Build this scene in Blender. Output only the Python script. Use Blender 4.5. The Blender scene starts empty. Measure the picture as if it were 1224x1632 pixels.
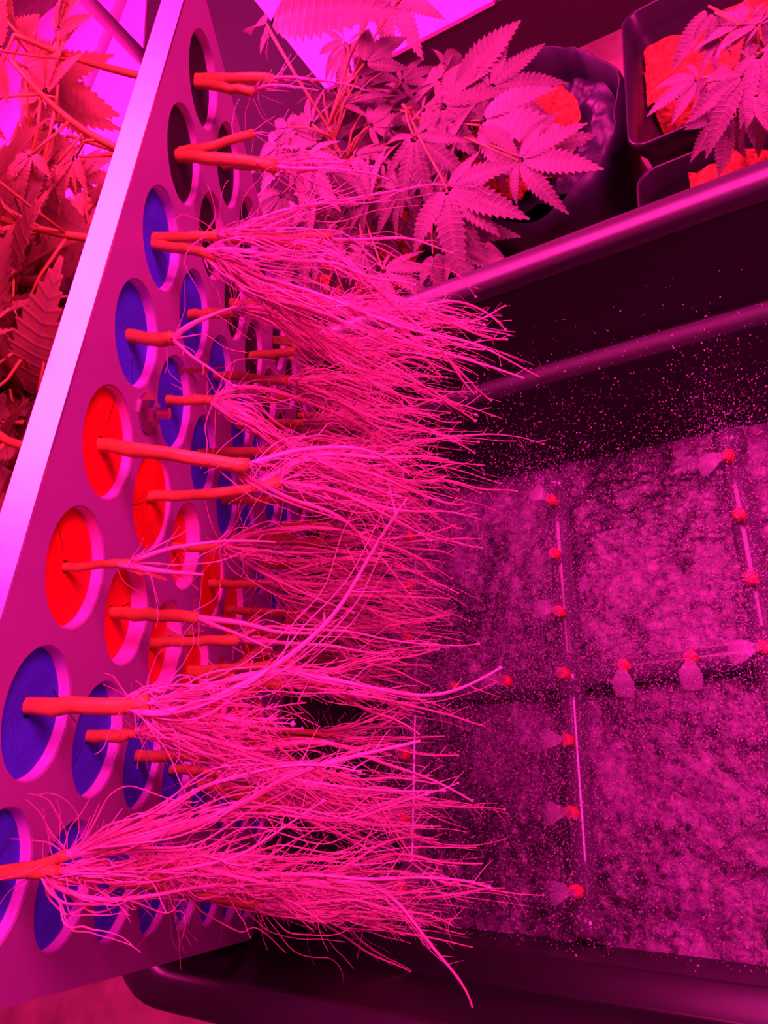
import bpy, math, random
import numpy as np
from mathutils import Vector, Matrix, noise as mnoise

random.seed(7); rng = np.random.default_rng(11)
C = bpy.context.scene.collection
S = 0.06                      # one hole pitch of the lid, metres
ZC = 15 * S                   # camera height above the floor

# ---------------------------------------------------------------- camera
R = np.array([[0.824073, 0.08888572, -0.55946672],
              [-0.17079404, -0.90267142, -0.39498571],
              [-0.54012321, 0.42105064, -0.72868599]])      # rows: right, down, forward
F = 1268.48
cam = bpy.data.cameras.new('camera'); camo = bpy.data.objects.new('camera', cam); C.objects.link(camo)
m = Matrix(((R[0][0], -R[1][0], -R[2][0], 0), (R[0][1], -R[1][1], -R[2][1], 0), (R[0][2], -R[1][2], -R[2][2], ZC), (0, 0, 0, 1)))
camo.matrix_world = m
cam.sensor_fit = 'VERTICAL'; cam.sensor_height = 24; cam.lens = F / 1632 * 24; cam.clip_start = 0.01
bpy.context.scene.camera = camo

def ray(x, y):                # direction of a photo pixel, in world axes
    return R.T @ np.array([(x - 612) / F, (y - 816) / F, 1.0])
def onz(x, y, D):             # that pixel on the level D pitches below the camera
    r = ray(x, y); return r * (-D / r[2])
def W(p):                     # pitches from the camera -> metres
    return np.asarray(p, float) * S + np.array([0, 0, ZC])
def proj(p):                  # pitches -> pixel
    c = np.asarray(p) @ R.T; return np.stack([612 + F * c[..., 0] / c[..., 2], 816 + F * c[..., 1] / c[..., 2]], -1)

# ---------------------------------------------------------------- world, lamps, exposure
vs = bpy.context.scene.view_settings
vs.view_transform = 'Standard'; vs.look = 'None'; vs.exposure = 0.0; vs.gamma = 1.0; vs.use_curve_mapping = False
GROW = (1.0, 0.016, 0.33)
w = bpy.data.worlds.new('grow_tent'); bpy.context.scene.world = w; w.use_nodes = True
bg = w.node_tree.nodes['Background']; bg.inputs[0].default_value = (1.0, 0.004, 0.36, 1); bg.inputs[1].default_value = 0.10
def lamp(name, pos, target, size, power):
    l = bpy.data.lights.new(name, 'AREA'); l.shape = 'RECTANGLE'; l.size = size[0]; l.size_y = size[1]
    l.energy = power; l.color = GROW
    o = bpy.data.objects.new(name, l); C.objects.link(o); o.location = W(pos)
    d = Vector(W(target) - W(pos)); o.rotation_euler = d.to_track_quat('-Z', 'Y').to_euler()
    return o
lamp('grow_lamp_over_tub', (10.5, 6.5, 7.5), (-6, 3.5, -7), (0.5, 0.35), 33)
lamp('grow_lamp_over_plants', (-7, 16, 15.0), (-7, 16, -15), (1.05, 0.95), 78)
lamp('added_lamp_over_sheet', (-30, 34, 13.0), (-30, 34, -15), (0.9, 0.9), 190)  # unseen lamp added to brighten the white floor sheet

# ---------------------------------------------------------------- materials
def mat(name, col, rough=0.5, spec=0.5, metal=0.0, bump=0.0, bscale=200, var=0.0, vscale=20, trans=0.0, coat=0.0, detail=4, objvar=0.0):
    M = bpy.data.materials.new(name); M.use_nodes = True; nt = M.node_tree; N = nt.nodes; L = nt.links
    p = N['Principled BSDF']; p.inputs['Base Color'].default_value = (*col, 1); p.inputs['Roughness'].default_value = rough
    p.inputs['Specular IOR Level'].default_value = spec; p.inputs['Metallic'].default_value = metal
    p.inputs['Coat Weight'].default_value = coat; p.inputs['Coat Roughness'].default_value = 0.08
    tc = N.new('ShaderNodeTexCoord')
    if var > 0:
        n = N.new('ShaderNodeTexNoise'); n.inputs['Scale'].default_value = vscale; n.inputs['Detail'].default_value = detail
        L.new(tc.outputs['Object'], n.inputs['Vector'])
        mr = N.new('ShaderNodeMapRange'); mr.inputs[1].default_value = 0.3; mr.inputs[2].default_value = 0.7
        mr.inputs[3].default_value = 1 - var; mr.inputs[4].default_value = 1 + var
        L.new(n.outputs['Fac'], mr.inputs[0])
        mx = N.new('ShaderNodeVectorMath'); mx.operation = 'SCALE'; mx.inputs[0].default_value = col
        L.new(mr.outputs[0], mx.inputs['Scale']); L.new(mx.outputs[0], p.inputs['Base Color'])
    if objvar > 0:
        oi = N.new('ShaderNodeObjectInfo'); m2 = N.new('ShaderNodeMapRange'); m2.inputs[3].default_value = 1 - objvar; m2.inputs[4].default_value = 1 + objvar; L.new(oi.outputs['Random'], m2.inputs[0])
        m3 = N.new('ShaderNodeMath'); m3.operation = 'MULTIPLY'; L.new(mr.outputs[0], m3.inputs[0]); L.new(m2.outputs[0], m3.inputs[1]); L.new(m3.outputs[0], mx.inputs['Scale'])
    if bump > 0:
        n2 = N.new('ShaderNodeTexNoise'); n2.inputs['Scale'].default_value = bscale; n2.inputs['Detail'].default_value = 5
        L.new(tc.outputs['Object'], n2.inputs['Vector'])
        b = N.new('ShaderNodeBump'); b.inputs['Strength'].default_value = bump; b.inputs['Distance'].default_value = 0.002
        L.new(n2.outputs['Fac'], b.inputs['Height']); L.new(b.outputs[0], p.inputs['Normal'])
    if trans > 0:
        t = N.new('ShaderNodeBsdfTranslucent'); t.inputs[0].default_value = (*col, 1)
        ms = N.new('ShaderNodeMixShader'); ms.inputs[0].default_value = trans
        L.new(p.outputs[0], ms.inputs[1]); L.new(t.outputs[0], ms.inputs[2]); L.new(ms.outputs[0], N['Material Output'].inputs[0])
    return M
M = {}
M['lid'] = mat('white_pvc', (0.41, 0.20, 0.42), 0.38, 0.4, var=0.06, vscale=9, bump=0.05, bscale=60)
M['lit_walls'] = mat('pvc_painted_lit', (0.9, 0.4, 0.9), 0.45, 0.4)  # paler than the lid face: lamplight on the hole walls painted in
M['black'] = mat('black_plastic', (0.016, 0.014, 0.017), 0.32, 0.38, bump=0.10, bscale=25)
M['blackbag'] = mat('black_film', (0.035, 0.03, 0.05), 0.42, 0.5, bump=0.5, bscale=18)
M['pot'] = mat('black_pot', (0.03, 0.028, 0.035), 0.3, 0.5, bump=0.1, bscale=40)
M['pipe'] = mat('grey_pipe', (0.10, 0.08, 0.11), 0.16, 0.6)
M['rim'] = mat('rim_plastic', (0.05, 0.04, 0.05), 0.34, 0.8, bump=0.12, bscale=30)
M['edge'] = mat('added_edge_shine', (0.92, 0.9, 0.93), 0.30, 0.5, metal=1.0, var=0.06, vscale=30, bump=0.08, bscale=40)  # metal added over the lid's plastic edge so it shines under the lamp
M['red'] = mat('red_neoprene', (0.85, 0.02, 0.008), 0.7, 0.2, bump=0.3, bscale=500, var=0.12, vscale=40)
M['blue'] = mat('blue_neoprene', (0.06, 0.10, 0.85), 0.7, 0.2, bump=0.3, bscale=500, var=0.2, vscale=40)
M['blackfoam'] = mat('black_neoprene', (0.022, 0.018, 0.02), 0.7, 0.3, bump=0.3, bscale=500)
M['nozzle'] = mat('red_nozzle', (0.95, 0.03, 0.04), 0.4, 0.5)
M['stem'] = mat('green_stem', (0.55, 0.40, 0.06), 0.38, 0.5, var=0.25, vscale=60)
M['root'] = mat('white_root', (0.95, 0.55, 0.58), 0.30, 0.6, var=0.12, vscale=50, trans=0.2)
M['leaf'] = mat('green_leaf', (0.30, 0.27, 0.23), 0.45, 0.45, var=0.3, vscale=2.5, trans=0.25, bump=0.5, bscale=9, objvar=0.35)
M['leafw'] = mat('young_leaf', (0.52, 0.42, 0.15), 0.45, 0.4, var=0.35, vscale=2.5, trans=0.4, bump=0.5, bscale=9, objvar=0.4)
M['pstem'] = mat('plant_stem', (0.5, 0.4, 0.12), 0.5, 0.4, var=0.2, vscale=40)
M['coco'] = mat('coco_fibre', (0.48, 0.16, 0.045), 0.9, 0.1, var=0.55, vscale=160, bump=1.0, bscale=220)
M['concrete'] = mat('concrete', (0.20, 0.13, 0.10), 0.6, 0.4, var=0.35, vscale=14, bump=0.25, bscale=60, detail=10)
M['white'] = mat('white_sheet', (0.85, 0.4, 0.85), 0.5, 0.3, var=0.05, vscale=6)
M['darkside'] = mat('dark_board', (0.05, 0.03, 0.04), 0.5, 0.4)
M['mat'] = mat('dark_patch', (0.03, 0.028, 0.032), 0.85, 0.15)
M['steel'] = mat('steel', (0.6, 0.55, 0.6), 0.25, 0.5, metal=1.0)
M['pole'] = mat('grey_pole', (0.40, 0.22, 0.40), 0.4, 0.5)
M['drop'] = mat('water_drop', (0.80, 0.66, 0.85), 0.08, 1.0, trans=0.45)
for nm_ in ('leaf', 'leafw'):
    nt = M[nm_].node_tree; N = nt.nodes; L = nt.links; p = N['Principled BSDF']; src_ = p.inputs['Base Color'].links[0].from_socket
    at = N.new('ShaderNodeAttribute'); at.attribute_name = 'rib'; mr = N.new('ShaderNodeMapRange'); mr.inputs[1].default_value = .72; mr.inputs[2].default_value = 1.0; mr.inputs[3].default_value = 0.0; mr.inputs[4].default_value = 0.65; L.new(at.outputs['Fac'], mr.inputs[0])
    mx = N.new('ShaderNodeMixRGB'); mx.inputs[2].default_value = (.42, .36, .26, 1); L.new(mr.outputs[0], mx.inputs[0]); L.new(src_, mx.inputs[1]); L.new(mx.outputs[0], p.inputs['Base Color'])
    av = N.new('ShaderNodeAttribute'); av.attribute_name = 'vein'; pp = N.new('ShaderNodeMath'); pp.operation = 'PINGPONG'; pp.inputs[1].default_value = 0.5; L.new(av.outputs['Fac'], pp.inputs[0])
    m4 = N.new('ShaderNodeMapRange'); m4.inputs[1].default_value = 0.0; m4.inputs[2].default_value = 0.2; m4.inputs[3].default_value = 1.0; m4.inputs[4].default_value = 0.0; L.new(pp.outputs[0], m4.inputs[0])
    m5 = N.new('ShaderNodeMath'); m5.operation = 'MULTIPLY_ADD'; m5.inputs[1].default_value = 0.22; L.new(m4.outputs[0], m5.inputs[0]); L.new(mr.outputs[0], m5.inputs[2]); m5.use_clamp = True; L.new(m5.outputs[0], mx.inputs[0])
    bp = N.new('ShaderNodeBump'); bp.inputs['Strength'].default_value = 0.25; bp.inputs['Distance'].default_value = 0.002; bp.invert = True; L.new(m4.outputs[0], bp.inputs['Height'])
    if p.inputs['Normal'].links: L.new(p.inputs['Normal'].links[0].from_socket, bp.inputs['Normal'])
    L.new(bp.outputs[0], p.inputs['Normal'])
def film_mat():
    X = bpy.data.materials.new('water_film'); X.use_nodes = True; nt = X.node_tree; N = nt.nodes; L = nt.links
    p = N['Principled BSDF']; p.inputs['Base Color'].default_value = (0.8, 0.7, 0.85, 1); p.inputs['Roughness'].default_value = 0.15
    p.inputs['Specular IOR Level'].default_value = 0.8
    p.inputs['Alpha'].default_value = 0.38
    return X
M['film'] = film_mat()
def water_mat():
    X = bpy.data.materials.new('churned_water'); X.use_nodes = True; nt = X.node_tree; N = nt.nodes; L = nt.links
    p = N['Principled BSDF']; p.inputs['Roughness'].default_value = 0.10; p.inputs['Specular IOR Level'].default_value = 1.0
    tc = N.new('ShaderNodeTexCoord')
    n = N.new('ShaderNodeTexNoise'); n.inputs['Scale'].default_value = 150; n.inputs['Detail'].default_value = 7; n.inputs['Roughness'].default_value = 0.65
    n.inputs['Distortion'].default_value = 0.8
    L.new(tc.outputs['Object'], n.inputs['Vector'])
    cr = N.new('ShaderNodeValToRGB'); cr.color_ramp.elements[0].position = 0.36; cr.color_ramp.elements[0].color = (0.018, 0.012, 0.02, 1)
    cr.color_ramp.elements[1].position = 0.72; cr.color_ramp.elements[1].color = (0.29, 0.13, 0.31, 1)
    n5 = N.new('ShaderNodeTexNoise'); n5.inputs['Scale'].default_value = 9; n5.inputs['Detail'].default_value = 3; L.new(tc.outputs['Object'], n5.inputs['Vector'])
    mm = N.new('ShaderNodeMath'); mm.operation = 'MULTIPLY_ADD'; mm.inputs[1].default_value = 0.7; L.new(n5.outputs['Fac'], mm.inputs[0]); L.new(n.outputs['Fac'], mm.inputs[2])
    sb = N.new('ShaderNodeMath'); sb.operation = 'SUBTRACT'; sb.inputs[1].default_value = 0.35; L.new(mm.outputs[0], sb.inputs[0]); L.new(sb.outputs[0], cr.inputs[0]); L.new(cr.outputs[0], p.inputs['Base Color'])
    b = N.new('ShaderNodeBump'); b.inputs['Strength'].default_value = 1.0; b.inputs['Distance'].default_value = 0.0013
    L.new(n.outputs['Fac'], b.inputs['Height']); L.new(b.outputs[0], p.inputs['Normal'])
    return X
M['water'] = water_mat()

# ---------------------------------------------------------------- mesh helpers
def mesh_np(name, V, Fq=None, Ft=None, smooth=True):
    me = bpy.data.meshes.new(name); V = np.asarray(V, np.float32)
    idx = []; sizes = []
    if Fq is not None and len(Fq): idx.append(np.asarray(Fq, np.int32).ravel()); sizes.append(np.full(len(Fq), 4, np.int32))
    if Ft is not None and len(Ft): idx.append(np.asarray(Ft, np.int32).ravel()); sizes.append(np.full(len(Ft), 3, np.int32))
    idx = np.concatenate(idx); sizes = np.concatenate(sizes)
    me.vertices.add(len(V)); me.vertices.foreach_set('co', V.ravel())
    me.loops.add(len(idx)); me.loops.foreach_set('vertex_index', idx)
    me.polygons.add(len(sizes)); st = np.concatenate([[0], np.cumsum(sizes)[:-1]]).astype(np.int32)
    me.polygons.foreach_set('loop_start', st); me.polygons.foreach_set('loop_total', sizes)
    me.polygons.foreach_set('use_smooth', np.full(len(sizes), smooth))
    me.update(calc_edges=True); me.validate()
    return me
def add(name, me, material=None, parent=None, loc=None):
    if material is not None and not me.materials: me.materials.append(material)
    o = bpy.data.objects.new(name, me); C.objects.link(o)
    if loc is not None: o.location = loc
    if parent is not None:
        o.parent = parent
        if loc is None: o.location = -parent.location if not parent.parent else (0, 0, 0)
    return o
# meshes are written in world coordinates; a child of an unrotated Empty is shifted back by its origin
def thing(name, label, cat, loc=(0, 0, 0), group=None):
    o = bpy.data.objects.new(name, None); C.objects.link(o); o.location = loc; o.empty_display_size = 0.02
    tag(o, label, cat, group); return o
def tag(o, label=None, cat=None, group=None, kind=None):
    if label: o['label'] = label
    if cat: o['category'] = cat
    if group: o['group'] = group
    if kind: o['kind'] = kind
    return o
def tubes(P, Rad, sides=4, close=False):
    """P (M,K,3) polylines, Rad (M,K); returns verts, quads"""
    P = np.asarray(P, float); Mn, K, _ = P.shape
    T = np.gradient(P, axis=1); T /= np.linalg.norm(T, axis=2, keepdims=True) + 1e-12
    ref = np.where(np.abs(T[..., 2:3]) > 0.9, np.array([1.0, 0, 0]), np.array([0, 0, 1.0]))
    A = np.cross(T, ref); A /= np.linalg.norm(A, axis=2, keepdims=True) + 1e-12
    B = np.cross(T, A)
    ang = np.arange(sides) * 2 * np.pi / sides
    V = P[:, :, None, :] + Rad[:, :, None, None] * (np.cos(ang)[None, None, :, None] * A[:, :, None, :] + np.sin(ang)[None, None, :, None] * B[:, :, None, :])
    base = (np.arange(Mn) * K * sides)[:, None, None]; k = (np.arange(K - 1) * sides)[None, :, None]; s = np.arange(sides)[None, None, :]; s2 = (s + 1) % sides
    q = np.stack([base + k + s, base + k + s2, base + k + sides + s2, base + k + sides + s], -1).reshape(-1, 4)
    return V.reshape(-1, 3), q
class MB:                       # collects vertices and faces for one mesh
    def __init__(self): self.V = []; self.Q = []; self.T = []; self.n = 0
    def put(self, V, Q=None, T=None):
        V = np.asarray(V, float)
        if Q is not None and len(Q): self.Q.append(np.asarray(Q) + self.n)
        if T is not None and len(T): self.T.append(np.asarray(T) + self.n)
        self.V.append(V); self.n += len(V); return self
    def tube(self, pts, r, sides=8, cap=True):
        pts = np.asarray(pts, float); r = np.full(len(pts), r) if np.isscalar(r) else np.asarray(r, float)
        V, Q = tubes(pts[None], r[None], sides); T = []
        if cap:
            n = len(V); V = np.vstack([V, pts[0], pts[-1]]); K = len(pts)
            for s in range(sides):
                T.append((n, (s + 1) % sides, s)); T.append((n + 1, (K - 1) * sides + s, (K - 1) * sides + (s + 1) % sides))
        return self.put(V, Q, T)
    def box(self, c, h, rot=None):
        c = np.asarray(c, float); h = np.asarray(h, float)
        V = np.array([[x, y, z] for x in (-1, 1) for y in (-1, 1) for z in (-1, 1)]) * h
        if rot is not None: V = V @ np.asarray(rot).T
        return self.put(V + c, [(0, 1, 3, 2), (4, 6, 7, 5), (0, 4, 5, 1), (2, 3, 7, 6), (0, 2, 6, 4), (1, 5, 7, 3)])
    def loft(self, rings, cap0=False, cap1=False, closed=True):
        n = len(rings[0]); V = np.vstack(rings); Q = []
        rr = n if closed else n - 1
        for k in range(len(rings) - 1):
            for s in range(rr): Q.append((k * n + s, k * n + (s + 1) % n, (k + 1) * n + (s + 1) % n, (k + 1) * n + s))
        T = []
        for flag, k in ((cap0, 0), (cap1, len(rings) - 1)):
            if flag:
                c = len(V); V = np.vstack([V, np.mean(rings[k], 0)])
                for s in range(n): T.append((c, k * n + s, k * n + (s + 1) % n))
        return self.put(V, Q, T)
    def build(self, name, material, parent=None, smooth=True, loc=None):
        me = mesh_np(name, np.vstack(self.V), np.vstack(self.Q) if self.Q else None, np.vstack(self.T) if self.T else None, smooth)
        return add(name, me, material, parent, loc)
def bevel(o, wd, seg=2):
    b = o.modifiers.new('bevel', 'BEVEL'); b.width = wd; b.segments = seg; b.limit_method = 'ANGLE'; return o

# ---------------------------------------------------------------- setting: floor
m_ = MB(); m_.box((-0.6, 1.2, -0.02), (3.6, 3.6, 0.02)); fl = m_.build('floor', M['concrete'], smooth=False)
tag(fl, 'stained concrete floor around the black tub', 'floor', kind='structure')

for nm_, c_, h_, lb_ in (('wall_back', (-0.6, 4.75, 1.2), (3.6, .04, 1.22), 'white grow room wall behind the plants'), ('wall_left', (-4.15, 1.2, 1.2), (.04, 3.6, 1.22), 'white grow room wall beyond the floor sheet')):
    b = MB(); b.box(c_, h_); o = b.build(nm_, M['white'], smooth=False); tag(o, lb_, 'wall', kind='structure')

# ---------------------------------------------------------------- tub
def rrect(x0, x1, y0, y1, r, D, n=8):
    pts = []
    for cx, cy, a0 in ((x1 - r, y1 - r, 0), (x0 + r, y1 - r, 90), (x0 + r, y0 + r, 180), (x1 - r, y0 + r, 270)):
        for k in range(n + 1):
            a = math.radians(a0 + 90 * k / n); pts.append((cx + r * math.cos(a), cy + r * math.sin(a), -D))
    return np.array(pts)
TX0, TX1, TY0, TY1 = -9.25, 4.2, -1.22, 7.84
def tl(ins, D, r=0.9): return W(rrect(TX0 + ins, TX1 - ins, TY0 + ins, TY1 - ins, max(r - ins * 0.6, 0.25), D))
tub = thing('aeroponic_tub', 'deep black plastic tub with rolled rim, water spraying inside', 'tub', W((-3, 3.3, -15)))
b = MB(); b.loft([tl(0.35, 15), tl(-0.02, 8.5), tl(-0.03, 7.95)][0:3], cap0=True); b.loft([tl(0.0, 7.95), tl(0.255, 9.56), tl(0.27, 9.59), tl(0.30, 9.60), tl(0.62, 9.615), tl(0.63, 9.63), tl(0.64, 9.68), tl(0.80, 14.2), tl(1.1, 14.45)], cap1=True)
b.build('tub_body', M['black'], tub)
b = MB(); 
b.loft([tl(-0.40, 8.25)] + [tl(-0.19 - 0.22 * math.cos(math.radians(a)), 7.89 - 0.13 * math.sin(math.radians(a))) for a in np.linspace(0, 200, 14)] + [tl(0.03, 8.05)])
b.build('rolled_rim', M['rim'], tub)

# water in the tub
gx = np.linspace(TX0 + 0.71, TX1 - 0.71, 190); gy = np.linspace(TY0 + 0.71, TY1 - 0.71, 140)
GX, GY = np.meshgrid(gx, gy, indexing='ij'); Z = np.zeros_like(GX)
for i in range(GX.shape[0]):
    for j in range(GX.shape[1]):
        v = Vector((GX[i, j] * 1.9, GY[i, j] * 1.9, 0)); Z[i, j] = 0.10 * mnoise.noise(v) + 0.06 * mnoise.noise(v * 2.7) + 0.05 * mnoise.noise(v * 6.1)
V = W(np.stack([GX, GY, Z * .8 - 11.98], -1).reshape(-1, 3)); ny = len(gy); ii, jj = np.meshgrid(np.arange(len(gx) - 1), np.arange(ny - 1), indexing='ij'); a0 = (ii * ny + jj).ravel()
me = mesh_np('water_surface', V, np.stack([a0, a0 + ny, a0 + ny + 1, a0 + 1], -1))
wat = add('water_surface', me, M['water']); tag(wat, 'churned dark water in the bottom of the black tub', 'water', kind='stuff')

# ---------------------------------------------------------------- spray manifold
yaw = 0.06176; MO = np.array([-4.769, 3.155, -11.4]); MSX, MSY = 2.882, 1.0072
def mp(k, i, dz=0.0): # k column pitch (-1,0,1), i nozzle step by floor
    u, v = k * MSX, -i * MSY; c, s = math.cos(yaw), math.sin(yaw)
    return MO + np.array([u * c - v * s, u * s + v * c, dz])
man = thing('spray_manifold', 'black pipe grid with red spray nozzles standing in the tub', 'manifold', W(mp(0, 0) * [1, 1, 0] + [0, 0, -14.45]))
PD = -0.34; PIPE = {}
for k in (-1, 0, 1):
    b = MB(); b.tube(W([mp(k, t, PD) for t in np.linspace(-3.45, 3.45, 9)]), 0.185 * S, 14); PIPE[k] = b.build('pipe', M['pipe'], man)
    for e in (-3.42, 3.42):
        b = MB(); b.tube(W([mp(k, e - 0.14 * np.sign(e) * 1.4, PD), mp(k, e + 0.1 * np.sign(e), PD), mp(k, e + 0.16 * np.sign(e), PD)]), np.array([0.24, 0.24, 0.17]) * S, 14); b.build('end_cap', M['pipe'], PIPE[k])
    for e in (-2.5, 2.5):
        b = MB(); b.tube(W([mp(k, e, PD), mp(k, e, -3.05)]), 0.15 * S, 10); b.build('support_leg', M['pipe'], man)
b = MB(); b.tube(W([mp(t, 0, PD) for t in np.linspace(-1.0, 2.3, 9)]), 0.185 * S, 14); PIPE['cross'] = b.build('pipe', M['pipe'], man)
for k in (-1, 0, 1):
    b = MB(); b.tube(W([mp(k, -0.33, PD), mp(k, 0.33, PD)]), 0.235 * S, 14); b.build('cross_fitting', M['pipe'], man)
b = MB(); ring = lambda r, z, n=14: np.array([(r * math.cos(6.2832 * i / n), r * math.sin(6.2832 * i / n), z) for i in range(n)]) * S
b.loft([ring(0.05, -0.22), ring(0.06, -0.14), ring(0.085, -0.13), ring(0.092, -0.02), ring(0.085, 0.04), ring(0.06, 0.055), ring(0.03, 0.045)], cap0=True, cap1=True)
nz_me = mesh_np('spray_nozzle', np.vstack(b.V), np.vstack(b.Q), np.vstack(b.T)); nz_me.materials.append(M['nozzle'])
nozz = [(k, i) for k in (-1, 0, 1) for i in range(-3, 4)] + [(t, 0) for t in (-2/3, -1/3, 1/3, 2/3, 4/3, 5/3)]
for k, i in nozz:
    o = add('spray_nozzle', nz_me, None, PIPE[k] if k in PIPE else PIPE['cross'], loc=W(mp(k, i))); o.rotation_euler = (random.uniform(-.12, .12), random.uniform(-.12, .12), 0)

# ---------------------------------------------------------------- lid
LO = np.array([-4.79471252, -0.20842248, 5.89916897 - 8.895840685])
LA = np.array([[-0.5083596, -0.00591957, 0.86112454], [0.00116167, 0.99997075, 0.00755982], [-0.86114411, 0.00484345, -0.50833785]])
U, Vv, Nn = LA[:, 0], LA[:, 1], LA[:, 2]
def lp(u, v, t=0.0):
    u = np.asarray(u, float)[..., None]; v = np.asarray(v, float)[..., None]; t = np.asarray(t, float)[..., None]
    return LO + u * U + v * Vv + t * Nn
HR, TH = 0.42, 0.20; u0, u1, v0, v1 = -0.7069, 7.65, -0.6847, 7.6546
lid = thing('cloner_lid', 'thick white plastic lid full of round holes, propped open above the black tub', 'lid', W(lp(u1, 3.5)))
b = MB(); lit_walls = MB(); n = 40
ang = np.arange(n) * 2 * np.pi / n + np.pi / 4
sq = []
for a in ang:
    k = 0.5 / max(abs(math.cos(a)), abs(math.sin(a))); sq.append((k * math.cos(a), k * math.sin(a)))
sq = np.array(sq); ci = HR * np.stack([np.cos(ang), np.sin(ang)], 1); ch = (HR + 0.012) * np.stack([np.cos(ang), np.sin(ang)], 1)
for i in range(8):
    for j in range(8):
        rings = [W(lp(i + sq[:, 0], j + sq[:, 1], np.zeros(n))), W(lp(i + ch[:, 0], j + ch[:, 1], np.zeros(n))), W(lp(i + ci[:, 0], j + ci[:, 1], np.full(n, -0.012))),
                 W(lp(i + ci[:, 0], j + ci[:, 1], np.full(n, -TH))), W(lp(i + sq[:, 0], j + sq[:, 1], np.full(n, -TH)))]
        b.loft(rings[:3]); b.loft(rings[3:]); lit_walls.loft(rings[2:4])
def strip(ua, ub, va, vb):
    for t in (0, -TH): b.put(W(lp(np.array([ua, ub, ub, ua]), np.array([va, va, vb, vb]), np.full(4, t))), [(0, 1, 2, 3)])
strip(u0, -.5, v0, v1); strip(7.5, u1, v0, v1); strip(-.5, 7.5, v0, -.5); strip(-.5, 7.5, 7.5, v1)
for (ua, va), (ub, vb) in (((u0, v0), (u0, v1)), ((u1, v0), (u1, v1)), ((u0, v0), (u1, v0)), ((u0, v1), (u1, v1))):
    if ua != ub or ua != u0: b.put(W(lp(np.array([ua, ub, ub, ua]), np.array([va, vb, vb, va]), np.array([0, 0, -TH, -TH]))), [(0, 1, 2, 3)])
b.build('lid_panel', M['lid'], lid, smooth=False)
o = lit_walls.build('hole_cut_edges', M['lit_walls'], lid); o['label'] = 'lid hole walls coloured paler to look lamplit'
b = MB(); e_ = np.array([(u0 - .02, 0.0), (u0 + .0, 0.004), (u0 + .0, -TH - .004), (u0 - .02, -TH)])
b.loft([W(lp(e_[:, 0], np.full(4, vq), e_[:, 1])) for vq in np.linspace(v0, v1, 12)], cap0=True, cap1=True)
o = b.build('edge_shine_strip', M['edge'], lid, smooth=False); o['label'] = 'metal strip added along the raised edge to shine under the lamp'
# hexagon nut between the first holes
def lidring(u, v, r, t, n=6, ph=0.2): 
    a = np.arange(n) * 2 * np.pi / n + ph; return W(lp(u + r * np.cos(a), v + r * np.sin(a), np.full(n, t)))
b = MB(); b.loft([lidring(.47, 3.56, .17, -0.005, 20), lidring(.47, 3.56, .17, 0.02, 20)], cap1=True); b.loft([lidring(.47, 3.56, .105, 0.02), lidring(.47, 3.56, .105, 0.09)], cap1=True); b.loft([lidring(.47, 3.56, .05, 0.09, 10), lidring(.47, 3.56, .05, 0.2, 10)], cap1=True)
b.build('hex_nut', M['steel'], lid, smooth=False)

# ---------------------------------------------------------------- collars
ROWN = ['in the end blue row', 'blue row between end blues and reds', 'red row beside the end blue pair', 'red row beside the middle blue pair',
        'middle blue row beside the red pair', 'middle blue row beside the black pair', 'black row beside the middle blue pair', 'in the end black row']
ORD = ['first', 'second', 'third', 'fourth', 'fifth', 'sixth', 'seventh', 'eighth']
COLS = ['blue', 'blue', 'red', 'red', 'blue', 'blue', 'blackfoam', 'blackfoam']
def cword(v): return 'black' if COLS[v] == 'blackfoam' else COLS[v]
seg = 36; RC = HR + 0.004
def collar_mesh(slit, name):
    b = MB(); g = 0.012
    a = np.linspace(g / RC * 0.5, 2 * np.pi - g / RC * 0.5, seg) + slit
    o = np.stack([np.cos(a), np.sin(a)], 1)
    def ring(r, t): return np.column_stack([o * r, np.full(seg, t)])
    # disc with a radial slit and a small centre hole; faces domed very slightly
    rings = [ring(0.05, -0.20), ring(0.05, -0.004), ring(0.2, 0.004), ring(RC - 0.03, 0.0), ring(RC, -0.02), ring(RC, -0.19), ring(0.05, -0.20)]
    b.loft(rings, closed=False)
    # slit walls
    for k in (0, -1):
        b.put(np.array([rings[1][k], rings[4][k], rings[5][k], rings[0][k]]), [(0, 1, 2, 3)])
    V = np.vstack(b.V); V = (V[:, :1] * U + V[:, 1:2] * Vv + V[:, 2:3] * Nn) * S
    return mesh_np(name, V, np.vstack(b.Q), smooth=False)
for v in range(8):
    for u in range(8):
        me = collar_mesh(random.uniform(0, 6.28), 'neoprene_collar')
        rec = random.uniform(0.055, 0.085)
        if (u, v) in ((2, 3), (1, 2), (2, 2)): rec = 0.14
        if (u, v) in ((1, 3), (3, 3)): rec = 0.035
        o = add('neoprene_collar', me, M[COLS[v]]); o.location = W(lp(u, v, -rec))
        tag(o, f'{ORD[u]} {cword(v)} foam collar from raised lid edge, {ROWN[v]}', 'collar', 'foam collars in the lid holes')

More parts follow.
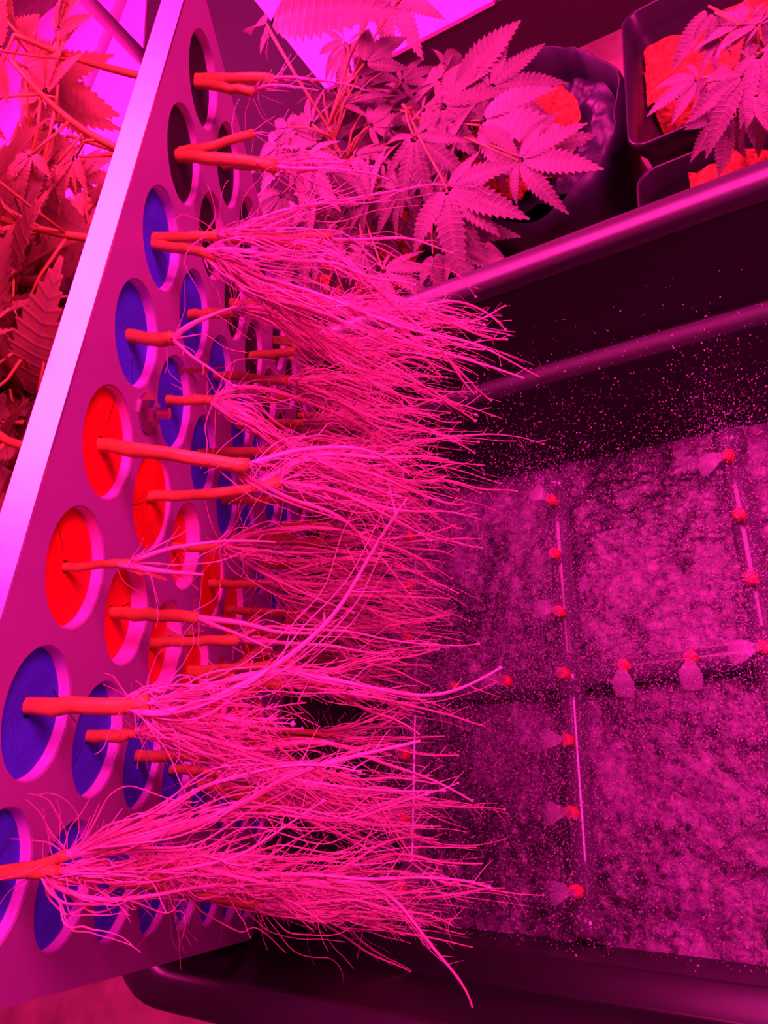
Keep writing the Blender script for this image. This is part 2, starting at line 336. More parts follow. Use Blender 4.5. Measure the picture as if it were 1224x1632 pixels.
# ---------------------------------------------------------------- leaf meshes (cannabis leaves with serrated fingers)
def leaf_mesh(name, fingers, width, teeth, seed, droop=0.25, spread=1.0):
    r = random.Random(seed); V = []; T = []; ribs = []; PH = {}
    for fi, (ang, ln) in enumerate(fingers):
        ca, sa = math.cos(ang * spread), math.sin(ang * spread); wd = width * (0.75 + 0.25 * ln) * r.uniform(.9, 1.1); base = len(V); K = teeth
        curl = droop * r.uniform(0.6, 1.5); side = r.uniform(-.06, .06)
        def P(x, y, lift=0.0):
            x = x + side * math.sin(y / ln * 2)
            z = -curl * y * y / ln + lift; yy = y * (1 - 0.1 * curl * y)
            return (x * ca + yy * sa, -x * sa + yy * ca, z)
        mid = []; lft = []; rgt = []
        for k in range(K + 1):
            t = k / K; y = ln * (0.04 + 0.96 * t); hw = width * 0 + wd * ln * (math.sin(math.pi * min(1, t ** 0.85)) ** 0.9) * (1 - 0.25 * t)
            mid.append(len(V)); PH[len(V)] = float(k); V.append(P(0, y, 0))
            if k < K:
                t2 = (k + 0.72) / K; hw2 = wd * ln * (math.sin(math.pi * t2 ** 0.85) ** 0.9) * (1 - 0.25 * t2)
                yo = ln * (0.04 + 0.96 * (k + 1.02) / K)
                for s, lst in ((-1, lft), (1, rgt)):
                    i1 = len(V); PH[i1] = k - .7; PH[i1 + 1] = k + .15; V.append(P(s * hw * 0.80, y, 0.22 * hw)); i2 = len(V); V.append(P(s * (hw2 * 1.05 + 0.004), min(yo, ln * 0.995), 0.25 * hw2)); lst.append((i1, i2))
        ribs += mid; ribset = set(ribs)
        for k in range(K):
            for s, lst in ((-1, lft), (1, rgt)):
                i1, i2 = lst[k]; nxt = lst[k + 1][0] if k + 1 < K else mid[K]
                tr = [(mid[k], i1, nxt), (mid[k], nxt, mid[k + 1]), (i1, i2, nxt)]
                for q in tr:
                    if len(set(q)) == 3: T.append(q if s < 0 else q[::-1])
    me = mesh_np(name, np.array(V), None, np.array(T)); at = me.attributes.new('rib', 'FLOAT', 'POINT'); at2 = me.attributes.new('vein', 'FLOAT', 'POINT'); at2.data.foreach_set('value', np.array([PH.get(i, 0.0) for i in range(len(V))], np.float32)); at = me.attributes['rib']; at.data.foreach_set('value', np.array([1.0 if i in ribset else 0.0 for i in range(len(V))], np.float32)); return me
F7 = [(0, 1.0), (.55, .9), (-.55, .9), (1.1, .68), (-1.1, .68), (1.75, .38), (-1.75, .38)]
F5 = [(0, 1.0), (.62, .85), (-.62, .85), (1.35, .5), (-1.35, .5)]
F3 = [(0, 1.0), (.7, .75), (-.7, .75)]
LEAF = {7: [leaf_mesh('leaf', F7, .12, 14, i, .25) for i in range(3)], 5: [leaf_mesh('leaf', F5, .165, 14, i + 10, .3) for i in range(3)],
        3: [leaf_mesh('leaf', F3, .20, 14, i + 20, .35) for i in range(3)], 1: [leaf_mesh('leaf', [(0, 1.0)], .19, 15, i + 30, .3) for i in range(2)]}
LEAFW = {5: [leaf_mesh('leaf', F5, .20, 13, i + 40, .35) for i in range(3)], 3: [leaf_mesh('leaf', F3, .25, 13, i + 50, .4) for i in range(3)], 1: [leaf_mesh('leaf', [(0, 1.0)], .26, 13, i + 60, .4) for i in range(2)]}
for dct, mm_ in ((LEAF, 'leaf'), (LEAFW, 'leafw')):
    for k in dct:
        for me in dct[k]: me.materials.append(M[mm_])
def place_leaf(parent, base, tip, normal, kind=5, young=False, sc=None):
    """base, tip in pitches; the middle finger runs from base to tip, the blade faces normal"""
    base = np.asarray(base); y = np.asarray(tip) - base; ln = np.linalg.norm(y); y = y / ln
    z = np.asarray(normal, float); z = z - y * (z @ y); z /= np.linalg.norm(z) + 1e-9; x = np.cross(y, z)
    me = random.choice((LEAFW if young else LEAF)[kind]); o = bpy.data.objects.new('leaf', me); C.objects.link(o)
    o.parent = parent; k = ln * S; wl = W(base) - np.array(parent.location)
    o.matrix_local = Matrix(((x[0] * k, y[0] * k, z[0] * k, wl[0]), (x[1] * k, y[1] * k, z[1] * k, wl[1]), (x[2] * k, y[2] * k, z[2] * k, wl[2]), (0, 0, 0, 1)))
    return o

# ---------------------------------------------------------------- rooted cuttings
def smooth_noise(Mn, K, amp, knots=6):
    a = rng.normal(0, 1, (Mn, knots, 3)); x = np.linspace(0, knots - 1, K); i = np.clip(x.astype(int), 0, knots - 2); f = (x - i); f = f * f * (3 - 2 * f)
    return amp * (a[:, i] * (1 - f)[None, :, None] + a[:, i + 1] * f[None, :, None])
DOWN = np.array([0, 0, -1.0])
def grow(P0, D0, L, K, g, wob, kn=6, flow=None, relax=0.0):
    """curves that leave P0 along D0 and sag with gravity"""
    Mn = len(P0); P = np.zeros((Mn, K, 3)); P[:, 0] = P0; d = D0 / np.linalg.norm(D0, axis=1, keepdims=True); N_ = smooth_noise(Mn, K, wob, kn)
    ds = (L / (K - 1))[:, None]
    for k in range(1, K):
        if flow is not None: d = d + (flow - d) * np.minimum(relax * ds, .5) * (1 - .8 * k / K)
        d = d + (g[:, None] * DOWN * (.5 + k / K) + N_[:, k]) * ds; d /= np.linalg.norm(d, axis=1, keepdims=True); P[:, k] = P[:, k - 1] + d * ds
    return P
# stem ends read off the photograph: (column, row) -> list of pixel ends; the stem lies in the plane of its column of holes
ENDS = {(0, 7): [(436, 127), (405, 146)], (0, 6): [(404, 212), (440, 266)], (0, 5): [(346, 374), (345, 410)], (0, 4): [(276, 541)], (0, 3): [(396, 742)], (1, 3): [(446, 768)],
        (0, 2): [(205, 897)], (0, 1): [(238, 1119)], (0, 0): [(108, 1362), (96, 1388)], (1, 7): [(445, 265)], (1, 5): [(372, 497)], (1, 4): [(340, 637)], (2, 5): [(460, 606)], (2, 3): [(352, 868)],
        (1, 2): [(316, 985)], (2, 2): [(380, 1020)], (1, 1): [(215, 1166)], (2, 1): [(330, 1205)], (3, 1): [(345, 1232)], (3, 6): [(470, 558)], (4, 6): [(486, 634)], (1, 0): [(240, 1375), (265, 1402)],
        (2, 0): [(270, 1412)], (4, 2): [(480, 972)], (3, 3): [(418, 930)], (5, 2): [(478, 1030)]}
SPARSE = {(0, 7): .22, (0, 6): .4, (0, 4): .05, (0, 3): .35, (0, 2): .12, (1, 2): .12, (1, 7): .35, (2, 7): .3, (1, 6): .4, (2, 2): .3, (0, 5): 1.25, (0, 1): .85, (0, 0): 1.05, (1, 1): .9, (1, 0): 1.0, (1, 5): .9, (1, 4): .8, (1, 3): .7, (2, 3): .8, (2, 6): .8}
def stem_end(u, v, px):
    r = ray(*px); A = np.column_stack([r, -Nn, -Vv]); s = np.linalg.solve(A, lp(u, v)); return r * s[0]
def make_cutting(u, v):
    hole = lp(u, v); dens = SPARSE.get((u, v), 0.85 if u < 6 else .55)
    c = thing('rooted_cutting', f'cutting in {ORD[u]} {cword(v)} collar from raised lid edge, {ROWN[v]}', 'cutting', W(lp(u, v, -0.2)), 'rooted cuttings held by the lid')
    ends = [stem_end(u, v, e) for e in ENDS[(u, v)]] if (u, v) in ENDS else [hole + Nn * rng.uniform(.7, 1.15) + Vv * rng.normal(0, .07) + U * rng.normal(0, .07) for _ in range(1 if rng.random() < .6 else 2)]
    b = MB(); starts = []; dirs = []; rads = []
    for e in ends:
        off = rng.normal(0, .02, 3); a = hole - Nn * .45 + off * .3; mid = hole * .45 + e * .55 + rng.normal(0, .03, 3)
        t = np.linspace(0, 1, 12)[:, None]; h0 = hole - Nn * .1 + off
        pts = (1 - t) ** 3 * a + 3 * (1 - t) ** 2 * t * h0 + 3 * (1 - t) * t ** 2 * mid + t ** 3 * e
        pts[1:-1] += rng.normal(0, .006, (10, 3)); rr = (0.052 if (u, v) not in ((0, 2), (0, 0), (1, 0)) else .034) * rng.uniform(.85, 1.15) * np.linspace(1, .95, 12) * (1 + .12 * (rng.random(12) > .8))
        b.tube(W(pts), rr * S, 8); starts.append(pts); dirs.append((e - pts[6]) / np.linalg.norm(e - pts[6])); rads.append(rr.mean())
    b.build('stem', M['stem'], c)
    # roots: wet bundles that follow a few guide curves, plus free strands
    b = MB(); ng = max(2, int(round(6 * dens))); K = 38
    def seeds(n_):
        k = rng.integers(0, len(ends), n_); t = rng.choice([9, 10, 11, 11, 11], n_); return np.array([starts[i][j] for i, j in zip(k, t)]), np.array([dirs[i] for i in k])
    P0, D0 = seeds(ng); short = (v >= 6) or (u, v) in ((0, 4), (0, 2), (1, 2))
    L = rng.uniform(.5, 1.1, ng) if short and u < 2 else rng.uniform(1.2, 2.5, ng) * (1.0 if u < 5 else .85)
    if v <= 1: L = rng.uniform(.9, 3.0, ng)
    if v in (3, 4, 5) and 1 <= u <= 3: L = rng.uniform(1.3, 3.0, ng)
    if (u, v) == (0, 5): L = rng.uniform(1.6, 3.3, ng)
    fl_ = Nn * .93 + DOWN * rng.uniform(.05, .3) + Vv * rng.normal(0, .10); fl_ = fl_ / np.linalg.norm(fl_)
    G = grow(P0, D0 * 1.0 + rng.normal(0, .42 if v > 1 else .28, (ng, 3)), L, K, rng.uniform(.15, .75, ng) * (1.9 if 3 <= v <= 5 else 1), .8, 7, fl_, 2.6 if not 3 <= v <= 5 else 1.9)
    main = (rng.uniform(.012, .032, ng)[:, None] * (np.linspace(1, .22, K) ** .8)[None]); V_, Q_ = tubes(W(G.reshape(-1, 3)).reshape(G.shape), main * S, 5); b.put(V_, Q_)
    # strands of a bundle
    ns = int(8 * dens) if u < 5 else 4
    if ns:
        g_ = np.repeat(np.arange(ng), ns); t = np.linspace(0, 1, K)[None, :, None]; fr = rng.uniform(.45, 1.05, len(g_))
        idx = np.clip((np.linspace(0, 1, K)[None] * np.minimum(fr, 1)[:, None] * (K - 1)), 0, K - 1); i0 = np.clip(idx.astype(int), 0, K - 2); f_ = (idx - i0)[..., None]
        base = G[g_[:, None], i0] * (1 - f_) + G[g_[:, None], i0 + 1] * f_
        off = rng.normal(0, 1, (len(g_), 1, 3)) * (.018 + .06 * rng.random((len(g_), 1, 1)) * np.sin(np.pi * np.minimum(t * 1.1, 1)) + .16 * rng.random((len(g_), 1, 1)) ** 3 * t ** 2) + smooth_noise(len(g_), K, .032, 6) * np.minimum(t * 4, 1)
        off *= np.minimum(t * 8, 1); V_, Q_ = tubes(W((base + off).reshape(-1, 3)).reshape(base.shape), (rng.uniform(.005, .0125, len(g_))[:, None] * np.linspace(1, .25, K)[None]) * S, 4); b.put(V_, Q_)
    # free, curly strands
    nf = max(3, int(9 * dens)); P0, D0 = seeds(nf); Lf = rng.uniform(.3, 1.5, nf) * (.6 if short else 1)
    Fp = grow(P0, D0 + rng.normal(0, .5 if v > 1 else .35, (nf, 3)), Lf, 22, rng.uniform(.0, .6, nf), 2.6, 8, fl_, 1.6)
    V_, Q_ = tubes(W(Fp.reshape(-1, 3)).reshape(Fp.shape), (rng.uniform(.004, .010, nf)[:, None] * np.linspace(1, .4, 22)[None]) * S, 3); b.put(V_, Q_)
    nz_ = int(26 * dens) + 4 if u < 6 else 10; P0, D0 = seeds(nz_); Fz = grow(P0, D0 * .6 + rng.normal(0, .8, (nz_, 3)), rng.uniform(.15, .6, nz_), 14, rng.uniform(-.3, .6, nz_), 3.0)
    V_, Q_ = tubes(W(Fz.reshape(-1, 3)).reshape(Fz.shape), (rng.uniform(.003, .0055, nz_)[:, None] * np.linspace(1, .5, 14)[None]) * S, 3); b.put(V_, Q_)
    # bristles: short side rootlets standing off the guides
    nb = int((150 if v < 2 else 90) * dens) if u < 5 else 30
    if nb:
        gi = rng.integers(0, ng, nb); ki = rng.integers(2, K - 1, nb); P0 = G[gi, ki]; T_ = G[gi, ki] - G[gi, ki - 1]; T_ /= np.linalg.norm(T_, axis=1, keepdims=True)
        d_ = rng.normal(0, 1, (nb, 3)); d_ -= T_ * np.sum(d_ * T_, 1, keepdims=True); d_ /= np.linalg.norm(d_, axis=1, keepdims=True)
        Bp = grow(P0, d_ + T_ * .8, rng.uniform(.06, .26, nb), 5, rng.uniform(0, .6, nb), 1.5); V_, Q_ = tubes(W(Bp.reshape(-1, 3)).reshape(Bp.shape), (rng.uniform(.003, .006, nb)[:, None] * np.linspace(1, .4, 5)[None]) * S, 3); b.put(V_, Q_)
    ro = b.build('roots', M['root'], c); ro['kind'] = 'stuff'
    # beads of water hanging on the roots
    nd = int(10 * dens) + 1; b = MB()
    oct_v = np.array([(1, 0, 0), (-1, 0, 0), (0, 1, 0), (0, -1, 0), (0, 0, 1), (0, 0, -1.3)]); oct_t = np.array([(0, 2, 4), (2, 1, 4), (1, 3, 4), (3, 0, 4), (2, 0, 5), (1, 2, 5), (3, 1, 5), (0, 3, 5)])
    for q in range(nd):
        gi = rng.integers(0, ng); ki = K - 1 if rng.random() < .5 else rng.integers(3, K); b.put(W(G[gi, ki]) + oct_v * rng.uniform(.012, .026) * S, None, oct_t)
    o = b.build('water_beads', M['drop'], ro); o['kind'] = 'stuff'
    # shoot and leaves on the far side of the lid
    if u <= 4 and v >= 1:
        b = MB(); top = hole - Nn * rng.uniform(1.3, 2.5) + Vv * rng.normal(0, .5) - U * rng.uniform(-.3, .6); t = np.linspace(0, 1, 10)[:, None]; a = hole - Nn * .4; mid = hole - Nn * 1.0 + rng.normal(0, .12, 3)
        sp = (1 - t) ** 2 * a + 2 * (1 - t) * t * mid + t ** 2 * top; b.tube(W(sp), np.linspace(.042, .022, 10) * S, 7)
        nl = (15 if u <= 2 else 9) if v < 7 else 4; lv = []
        for q in range(nl):
            k = 9 if q < 2 else rng.integers(3, 9); nd_ = sp[k]; d = rng.normal(0, 1, 3); d -= Nn * (max(d @ Nn, 0) + .5); d /= np.linalg.norm(d); pl = rng.uniform(.3, .9); e = nd_ + d * pl + DOWN * .08
            b.tube(W(np.array([nd_, (nd_ + e) / 2 + rng.normal(0, .03, 3), e])), np.array([.017, .014, .012]) * S, 5); lv.append((e, d))
        b.build('shoot', M['stem'], c)
        for e, d in lv:
            ln = rng.uniform(.9, 2.0); tipd = d * .8 + DOWN * rng.uniform(0, .7) + rng.normal(0, .25, 3); tipd /= np.linalg.norm(tipd)
            room = -((e - LO) @ Nn) - .45; k_ = tipd @ Nn
            if k_ * ln > room: tipd = tipd - Nn * (k_ - min(room / ln, .0)); tipd /= np.linalg.norm(tipd)
            if v >= 6: ln *= .6
            place_leaf(c, e, e + tipd * ln, -Nn * .8 + np.array([.3, -.3, .6]) + rng.normal(0, .4, 3), random.choice((3, 5, 5, 1)), young=True)
    return c
for v in range(8):
    for u in range(8): make_cutting(u, v)

# ---------------------------------------------------------------- things behind: white platform, sheet, poles
pf = thing('white_platform', 'low platform with bright white top and dark sides behind the potted plants', 'platform', W((-5, 27, -15)))
top_poly = np.array([(-13.3, 23.5), (9, 21.7), (9, 36), (-20.5, 36)])
def prism(poly, D0, D1): 
    b = MB(); A = np.column_stack([poly, np.full(len(poly), -D0)]); B = np.column_stack([poly, np.full(len(poly), -D1)]); b.loft([W(A), W(B)], cap0=True, cap1=True); return b
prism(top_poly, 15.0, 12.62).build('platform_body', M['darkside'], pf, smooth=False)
tp = np.array([(-13.35, 23.42), (-7.2, 22.95), (-6.0, 36), (-20.6, 36)]); prism(tp, 12.62, 12.5).build('white_top', M['white'], pf, smooth=False)
sh = prism(np.array([(-27, 26), (-33, 48), (-33, 58), (-62, 58), (-62, 4), (-27, 4)]), 15.0, 14.9).build('white_floor_sheet', M['white'], smooth=False)
tag(sh, 'bright white sheet spread on the floor beyond the raised lid', 'sheet')
bt = prism(np.array([(-26.9, 17), (-26.9, 26), (-32.9, 48), (-32.9, 58), (-22, 58), (-20.7, 36.2), (-13.5, 23.8), (-13.0, 19.5), (-15, 17)]), 15.0, 14.93).build('dark_floor_patch', M['mat'], smooth=False)  # thin dark patch laid flat over the concrete
tag(bt, 'flat dark patch on the floor between the white platform and white sheet', 'mat')
pa, pb = onz(215, -50, 14.7), onz(112, 200, 14.7); b = MB(); b.tube(W([pa + (pa - pb) * .1, pa, pb, pb + (pb - pa) * .25]), 0.32 * S, 12); o = b.build('frame_pole', M['pole']); tag(o, 'grey pole lying across the white floor sheet', 'pole')
q = onz(232, 97, 14.9); b = MB(); b.tube(W([q, q + [0, 0, 5], q + [0, 0, 24]]), 0.38 * S, 12); o = b.build('frame_pole', M['pole']); tag(o, 'dark upright pole standing on the white floor sheet', 'pole')

# ---------------------------------------------------------------- pots
def lumpy(cx, cy, D, rx, ry, n=26, amp=.16, square=False, seed=0):
    b = MB(); V = []; g = np.linspace(-1, 1, n)
    for x in g:
        for y in g:
            if square: X, Y = x * rx, y * ry
            else:
                r = max(abs(x), abs(y)); a = math.atan2(y, x); X, Y = r * rx * math.cos(a), r * ry * math.sin(a)
            p = Vector((X * 1.6 + seed, Y * 1.6, seed)); V.append((cx + X, cy + Y, -D + amp * (mnoise.noise(p) + .7 * mnoise.noise(p * 2.7) + .55 * mnoise.noise(p * 6))))
    Q = [(i * n + j, (i + 1) * n + j, (i + 1) * n + j + 1, i * n + j + 1) for i in range(n - 1) for j in range(n - 1)]
    b.put(W(V), Q); return b
def grow_bag(cx, cy, r, Drim, Dsoil, label, seed, back=0.7, mound=None):
    t = thing('grow_bag', label, 'grow bag', W((cx, cy, -15))); n = 56; rings = []
    def ring(rad, D, crum, up=0):
        pts = []
        for i in range(n):
            a = 2 * math.pi * i / n; k = 1 + crum * 1.6 * (mnoise.noise(Vector((math.cos(a) * 2.3, math.sin(a) * 2.3, D * .7 + seed))) + .5 * abs(mnoise.noise(Vector((math.cos(a) * 6, math.sin(a) * 6, D + seed)))))
            pts.append((cx + rad * k * math.cos(a), cy + rad * k * math.sin(a), -D + up * (math.sin(a) + .35 * mnoise.noise(Vector((math.cos(a) * 2, math.sin(a) * 2, seed)))) ))
        return W(pts)
    b = MB(); b.loft([ring(r * .92, 15, .08), ring(r * .98, 14, .12), ring(r, 13, .13), ring(r * 1.04, 12, .13), ring(r * 1.05, Drim + .5, .11, back * .5), ring(r * 1.03, Drim, .10, back), ring(r * 1.015, Drim, .10, back), ring(r * 1.02, Drim + .5, .11, back * .5), ring(r * .96, Dsoil + .5, .10)], cap0=True)
    b.build('bag_wall', M['blackbag'], t)
    mx_, my_, mr_ = mound or (cx, cy, r)
    if mound: lumpy(cx, cy, Dsoil + .25, r * 1.0, r * 1.0, 34, .2, seed=seed + 4).build('folded_film', M['blackbag'], t)
    o = lumpy(mx_, my_, Dsoil, mr_, mr_, 30, .16, seed=seed).build('coco_soil', M['coco'], t)
    return t
bagA = grow_bag(-5.35, 14.9, 1.85, 11.05, 11.2, 'crumpled black plastic grow bag of coco beside the square pots', 3.1, .5, (-5.85, 14.95, 1.65))
bagB = grow_bag(-9.85, 14.2, 1.8, 11.4, 11.75, 'black grow bag of coco under the dense plant behind the tub', 8.4, .3)
bagC = grow_bag(-14.3, 14.0, 1.75, 11.4, 11.75, 'black grow bag of coco half hidden behind the lid', 5.4, .3)
def square_pot(cx, cy, h, Drim, label):
    t = thing('square_pot', label, 'pot', W((cx, cy, -15)))
    def sq(k, D, r=.35): return W(rrect(cx - k, cx + k, cy - k, cy + k, r, D, 5))
    b = MB(); b.loft([sq(h * .76, 15), sq(h * .93, Drim + .55), sq(h * .93, Drim + .5), sq(h * .96, Drim + .45), sq(h, Drim + .08), sq(h, Drim), sq(h * .985, Drim - .02), sq(h * .965, Drim), sq(h * .955, Drim + .45), sq(h * .925, Drim + .5), sq(h * .74, 14.8)], cap0=True, cap1=True)
    b.build('pot_wall', M['pot'], t)
    b = MB()
    return t
potB = square_pot(-1.15, 14.45, 1.92, 10.55, 'square black pot half filled with coco, standing nearer the platform')
b = lumpy(-1.15, 15.25, 11.3, 1.7, .88, 26, .14, True, 2.2)
b.box(W((-1.15, 15.2, -12.9)), np.array([1.62, .80, 1.5]) * S); b.build('coco_soil', M['coco'], potB)
for k in range(5):
    b = MB(); b.box(W((-2.0 + k * .02, 13.2 + k * .22, -12.4)), np.array([.5, .035, .6]) * S); b.build('pot_rib', M['pot'], potB, smooth=False)
potC = square_pot(-1.1, 10.0, 1.85, 10.5, 'square black pot heaped with coco right behind the tub rim')
lumpy(-.7, 10.0, 10.75, 1.4, 1.6, 26, .3, True, 6.6).build('coco_soil', M['coco'], potC)

# ---------------------------------------------------------------- potted plants
def plant(name, label, root, stem_pts, px_leaves, rand=None, group=None):
    t = thing(name, label, 'plant', W(root), group); sp = np.array(stem_pts, float); b = MB()
    tt = np.linspace(0, 1, 24); xs = np.linspace(0, 1, len(sp)); path = np.stack([np.interp(tt, xs, sp[:, i]) for i in range(3)], 1)
    path[1:-1] += rng.normal(0, .03, (22, 3)); b.tube(W(path), np.linspace(.085, .035, 24) * S, 8)
    lv = []
    for base, tip, D, kind, dt in px_leaves:
        rb = ray(*base); rb = rb / -rb[2]; rt = ray(*tip); rt = rt / -rt[2]; lv.append((rb * D, rt * (D + dt), kind))
    if rand:
        for q in range(rand['n']):
            k = rng.integers(rand.get('k0', 6), 24); d = rng.normal(0, 1, 3); d[2] = abs(d[2]) * .3; d /= np.linalg.norm(d)
            e = path[k] + d * rng.uniform(.5, rand['r']) ; tip = d * [1, 1, .3] + DOWN * rng.uniform(.0, .8) + rng.normal(0, .2, 3); tip /= np.linalg.norm(tip)
            lv.append((e, e + tip * rng.uniform(*rand['len']), random.choice((7, 5, 5, 3))))
    for e, tip, kind in lv:
        k = int(np.argmin(np.linalg.norm(path + [0, 0, .5] - e, axis=1))); a = path[k]; mid = (a + e) / 2 + [0, 0, .12]; b.tube(W(np.array([a, mid, e])), np.array([.03, .026, .022]) * S, 6)
        vd = -e / np.linalg.norm(e); nrm = vd * .55 + np.array([0, 0, .8]) + rng.normal(0, .22, 3)
        place_leaf(t, e, tip, nrm, kind)
    b.build('stem', M['pstem'], t); return t
A_leaves = [((826, 256), (950, 250), 9.2, 5, .1), ((830, 250), (941, 197), 9.3, 3, .0), ((765, 192), (905, 188), 9.2, 3, .1), ((770, 186), (842, 142), 9.4, 1, .1), ((765, 200), (822, 240), 9.1, 1, .3),
            ((712, 300), (826, 332), 8.6, 5, .2), ((712, 300), (724, 438), 8.5, 3, .5), ((712, 298), (655, 375), 8.6, 1, .5), ((727, 355), (815, 372), 9.2, 5, .2), ((722, 390), (822, 414), 9.4, 5, .2), ((690, 405), (708, 468), 9.4, 3, .3),
            ((720, 145), (832, 22), 9.2, 1, -.2), ((722, 148), (798, 87), 9.2, 1, 0), ((720, 155), (756, 172), 9.2, 1, .1), ((722, 150), (715, 60), 9.2, 3, -.2), ((700, 130), (640, 110), 9.4, 3, .1), ((712, 240), (620, 215), 9.2, 5, .2), ((715, 260), (640, 290), 9.1, 7, .3)]
plant('potted_plant', 'leafy plant with broad serrated leaves growing from the crumpled grow bag', (-6.1, 15.0, -11.3), [(-6.1, 15.0, -11.6), (-6.5, 14.8, -10.6), (-6.8, 14.4, -9.6), (-7.0, 14.3, -8.7)], A_leaves, dict(n=16, r=1.5, len=(.8, 1.7)))
B_leaves = [((600, 190), (520, 120), 9.5, 7, .0), ((560, 230), (640, 170), 9.6, 7, .1), ((610, 260), (520, 290), 9.4, 7, .2), ((640, 300), (560, 340), 9.2, 7, .2), ((590, 320), (505, 300), 9.3, 5, .2), ((660, 210), (600, 150), 9.6, 7, .1), ((560, 150), (545, 225), 9.5, 7, .4), ((640, 130), (700, 90), 9.4, 5, .1), ((555, 70), (590, 130), 10.4, 7, .4), ((548, 66), (500, 128), 10.4, 7, .4),
            ((425, 38), (590, 6), 7.2, 1, .0), ((430, 52), (402, 82), 7.6, 3, .2), ((425, 40), (385, 25), 7.6, 1, .2), ((605, -10), (600, 75), 8.6, 7, .3), ((635, 0), (660, 75), 8.6, 5, .3), ((480, 200), (440, 280), 9.2, 7, .3), ((520, 360), (470, 420), 9.4, 7, .3), ((610, 430), (680, 470), 9.5, 7, .2), ((580, 400), (540, 455), 9.4, 7, .3)]
plant('potted_plant', 'dense bushy plant with many narrow fingered leaves behind the hanging roots', (-9.3, 14.2, -11.7), [(-9.3, 14.2, -11.8), (-9.2, 14.3, -10.6), (-9.0, 14.5, -9.4), (-8.9, 14.7, -8.6)], B_leaves, dict(n=46, r=1.9, len=(.9, 1.7), k0=2))
plant('potted_plant', 'small plant with drooping leaves at the lid\'s far corner', (-13.4, 14, -11.7), [(-13.5, 14.0, -11.8), (-13.1, 14.2, -10.2), (-12.8, 14.6, -9.0)], [], dict(n=26, r=2.2, len=(.9, 1.7), k0=3))
C_leaves = [((1165, 125), (1075, 160), 8.9, 3, .2), ((1165, 120), (1085, 195), 9.0, 3, .3), ((1170, 110), (1105, 215), 8.9, 1, .3), ((1150, 60), (1100, 120), 8.8, 5, .3), ((1185, 40), (1110, 15), 8.7, 5, .0), ((1140, 20), (1125, 90), 8.6, 3, .3), ((1200, 130), (1175, 230), 8.6, 5, .4), ((1205, 150), (1224, 215), 8.6, 3, .3), ((1160, 180), (1085, 255), 9.2, 5, .3), ((1165, 190), (1135, 280), 9.2, 3, .4), ((1190, 90), (1215, 60), 8.6, 5, .0), ((1210, 40), (1160, 20), 8.4, 7, .1), ((1130, 10), (1065, 110), 9.0, 1, .4), ((1215, 20), (1235, 110), 8.5, 7, .3)]
plant('potted_plant', 'plant with glossy drooping leaves in the coco heaped square pot', (-.6, 10.4, -10.8), [(-.5, 10.6, -10.9), (-.5, 11.0, -9.8), (-.6, 11.4, -8.8), (-.6, 11.8, -8.2)], C_leaves, dict(n=10, r=1.2, len=(.8, 1.4)))

# ---------------------------------------------------------------- water spray
oct_v = np.array([(1, 0, 0), (-1, 0, 0), (0, 1, 0), (0, -1, 0), (0, 0, 1), (0, 0, -1)], float); oct_t = np.array([(0, 2, 4), (2, 1, 4), (1, 3, 4), (3, 0, 4), (2, 0, 5), (1, 2, 5), (3, 1, 5), (0, 3, 5)])
def droplets(P, rad, vel, stretch):
    n_ = len(P); T_ = vel / (np.linalg.norm(vel, axis=1, keepdims=True) + 1e-9); ref = np.where(np.abs(T_[:, 2:]) > .9, [1., 0, 0], [0, 0, 1.]); A = np.cross(T_, ref); A /= np.linalg.norm(A, axis=1, keepdims=True); B = np.cross(T_, A)
    V = P[:, None] + rad[:, None, None] * (oct_v[None, :, :1] * A[:, None] + oct_v[None, :, 1:2] * B[:, None] + oct_v[None, :, 2:] * T_[:, None] * stretch[:, None, None])
    T = (oct_t[None] + (np.arange(n_) * 6)[:, None, None]).reshape(-1, 3); return V.reshape(-1, 3), T
NP = np.array([mp(k, i, .05) for k, i in nozz]); n_ = 150000
src = NP[rng.integers(0, len(NP), n_)]; az = rng.uniform(0, 2 * np.pi, n_); el = rng.uniform(.15, 1.35, n_); sp_ = rng.uniform(2.0, 7.5, n_); back_ = (src[:, 1] > 4.6) & (rng.random(n_) < .5); sp_ = np.where(back_, sp_ * 1.5, sp_); az = np.where(back_, rng.normal(1.45, .6, n_), az); vel = np.stack([np.cos(az) * np.cos(el), np.sin(az) * np.cos(el), np.sin(el)], 1) * sp_[:, None]
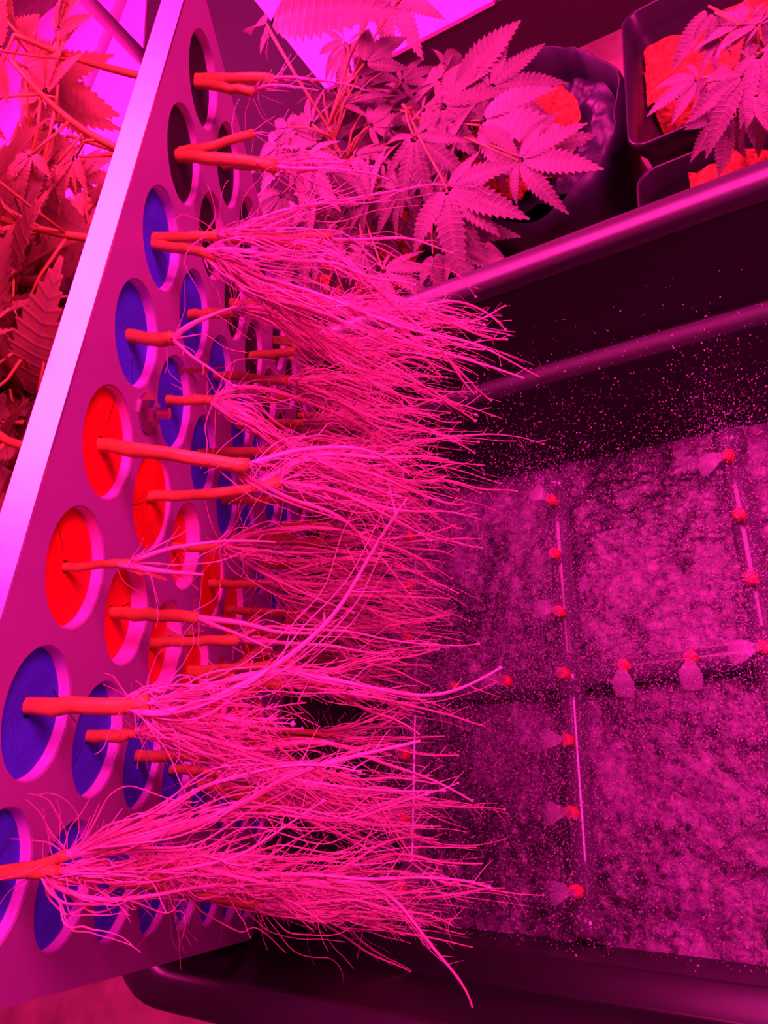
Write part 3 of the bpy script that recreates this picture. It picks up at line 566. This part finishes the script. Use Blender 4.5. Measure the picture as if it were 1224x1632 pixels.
tm = rng.random(n_) * 1.15; gz = 9.0; P = src + vel * tm[:, None]; P[:, 2] -= .5 * gz * tm ** 2; vv = vel.copy(); vv[:, 2] -= gz * tm
keep = (P[:, 0] > TX0 + 1.2) & (P[:, 0] < TX1 - .7) & (P[:, 1] > TY0 + .7) & (P[:, 1] < TY1 - .45) & (P[:, 2] > -12.0) & (P[:, 2] < -8.2) & (((P - LO) @ Nn) > .4)
P, vv = P[keep], vv[keep]; n_ = len(P); rad = rng.uniform(.0025, .0065, n_) * np.where(rng.random(n_) > .80, 2.0, 1)
V_, T_ = droplets(W(P), rad * S, vv, rng.uniform(1, 2.4, n_)); o = add('spray_droplets', mesh_np('spray_droplets', V_, None, T_), M['drop']); tag(o, 'fine water droplets flying from the red nozzles over the tub', 'water spray', kind='stuff')
# thin water fans leaving the nozzles
FANS = ((0, 1, 180), (0, 2, 185), (0, 3, 190), (-1, -2, 180), (0, -3, 150), (0, -1, 170), (-1, 3, 170), (1, -3, 200), (1/3, 0, 270), (2/3, 0, 270), (-1/3, 0, 180), (1, 0, 190))
for k, i, a0 in FANS:
    if k in (-1, 0, 1): where = ('red nozzle ' + ['at end', 'second from end', 'third from end', 'at crossing'][3 - abs(i)] + (' by plants' if i < 0 else ' by floor' if i > 0 else '') + ' of the ' + {-1: 'lid side pipe', 0: 'middle pipe', 1: 'far side pipe'}[k]).replace('nozzle at', 'nozzle at')
    else: where = {1/3: 'first cross pipe nozzle past the middle pipe', 2/3: 'second cross pipe nozzle past the middle pipe', -1/3: 'cross pipe nozzle on the lid side of the middle pipe'}[k]
    b = MB(); rings = []
    for q in np.linspace(0, 1, 7):
        rr = .05 + .42 * q; wd_ = math.radians(34) * (1 - .55 * q ** 3); aa = np.linspace(-wd_, wd_, 9) + math.radians(a0)
        rings.append(W(mp(k, i) + np.column_stack([rr * np.cos(aa), rr * np.sin(aa), np.full(9, .02 + .34 * q - .42 * q * q)])))
    b.loft(rings, closed=False); o = b.build('water_fan', M['film'])
    tag(o, 'water fan from ' + where, 'water fan', 'water fans at the nozzles')
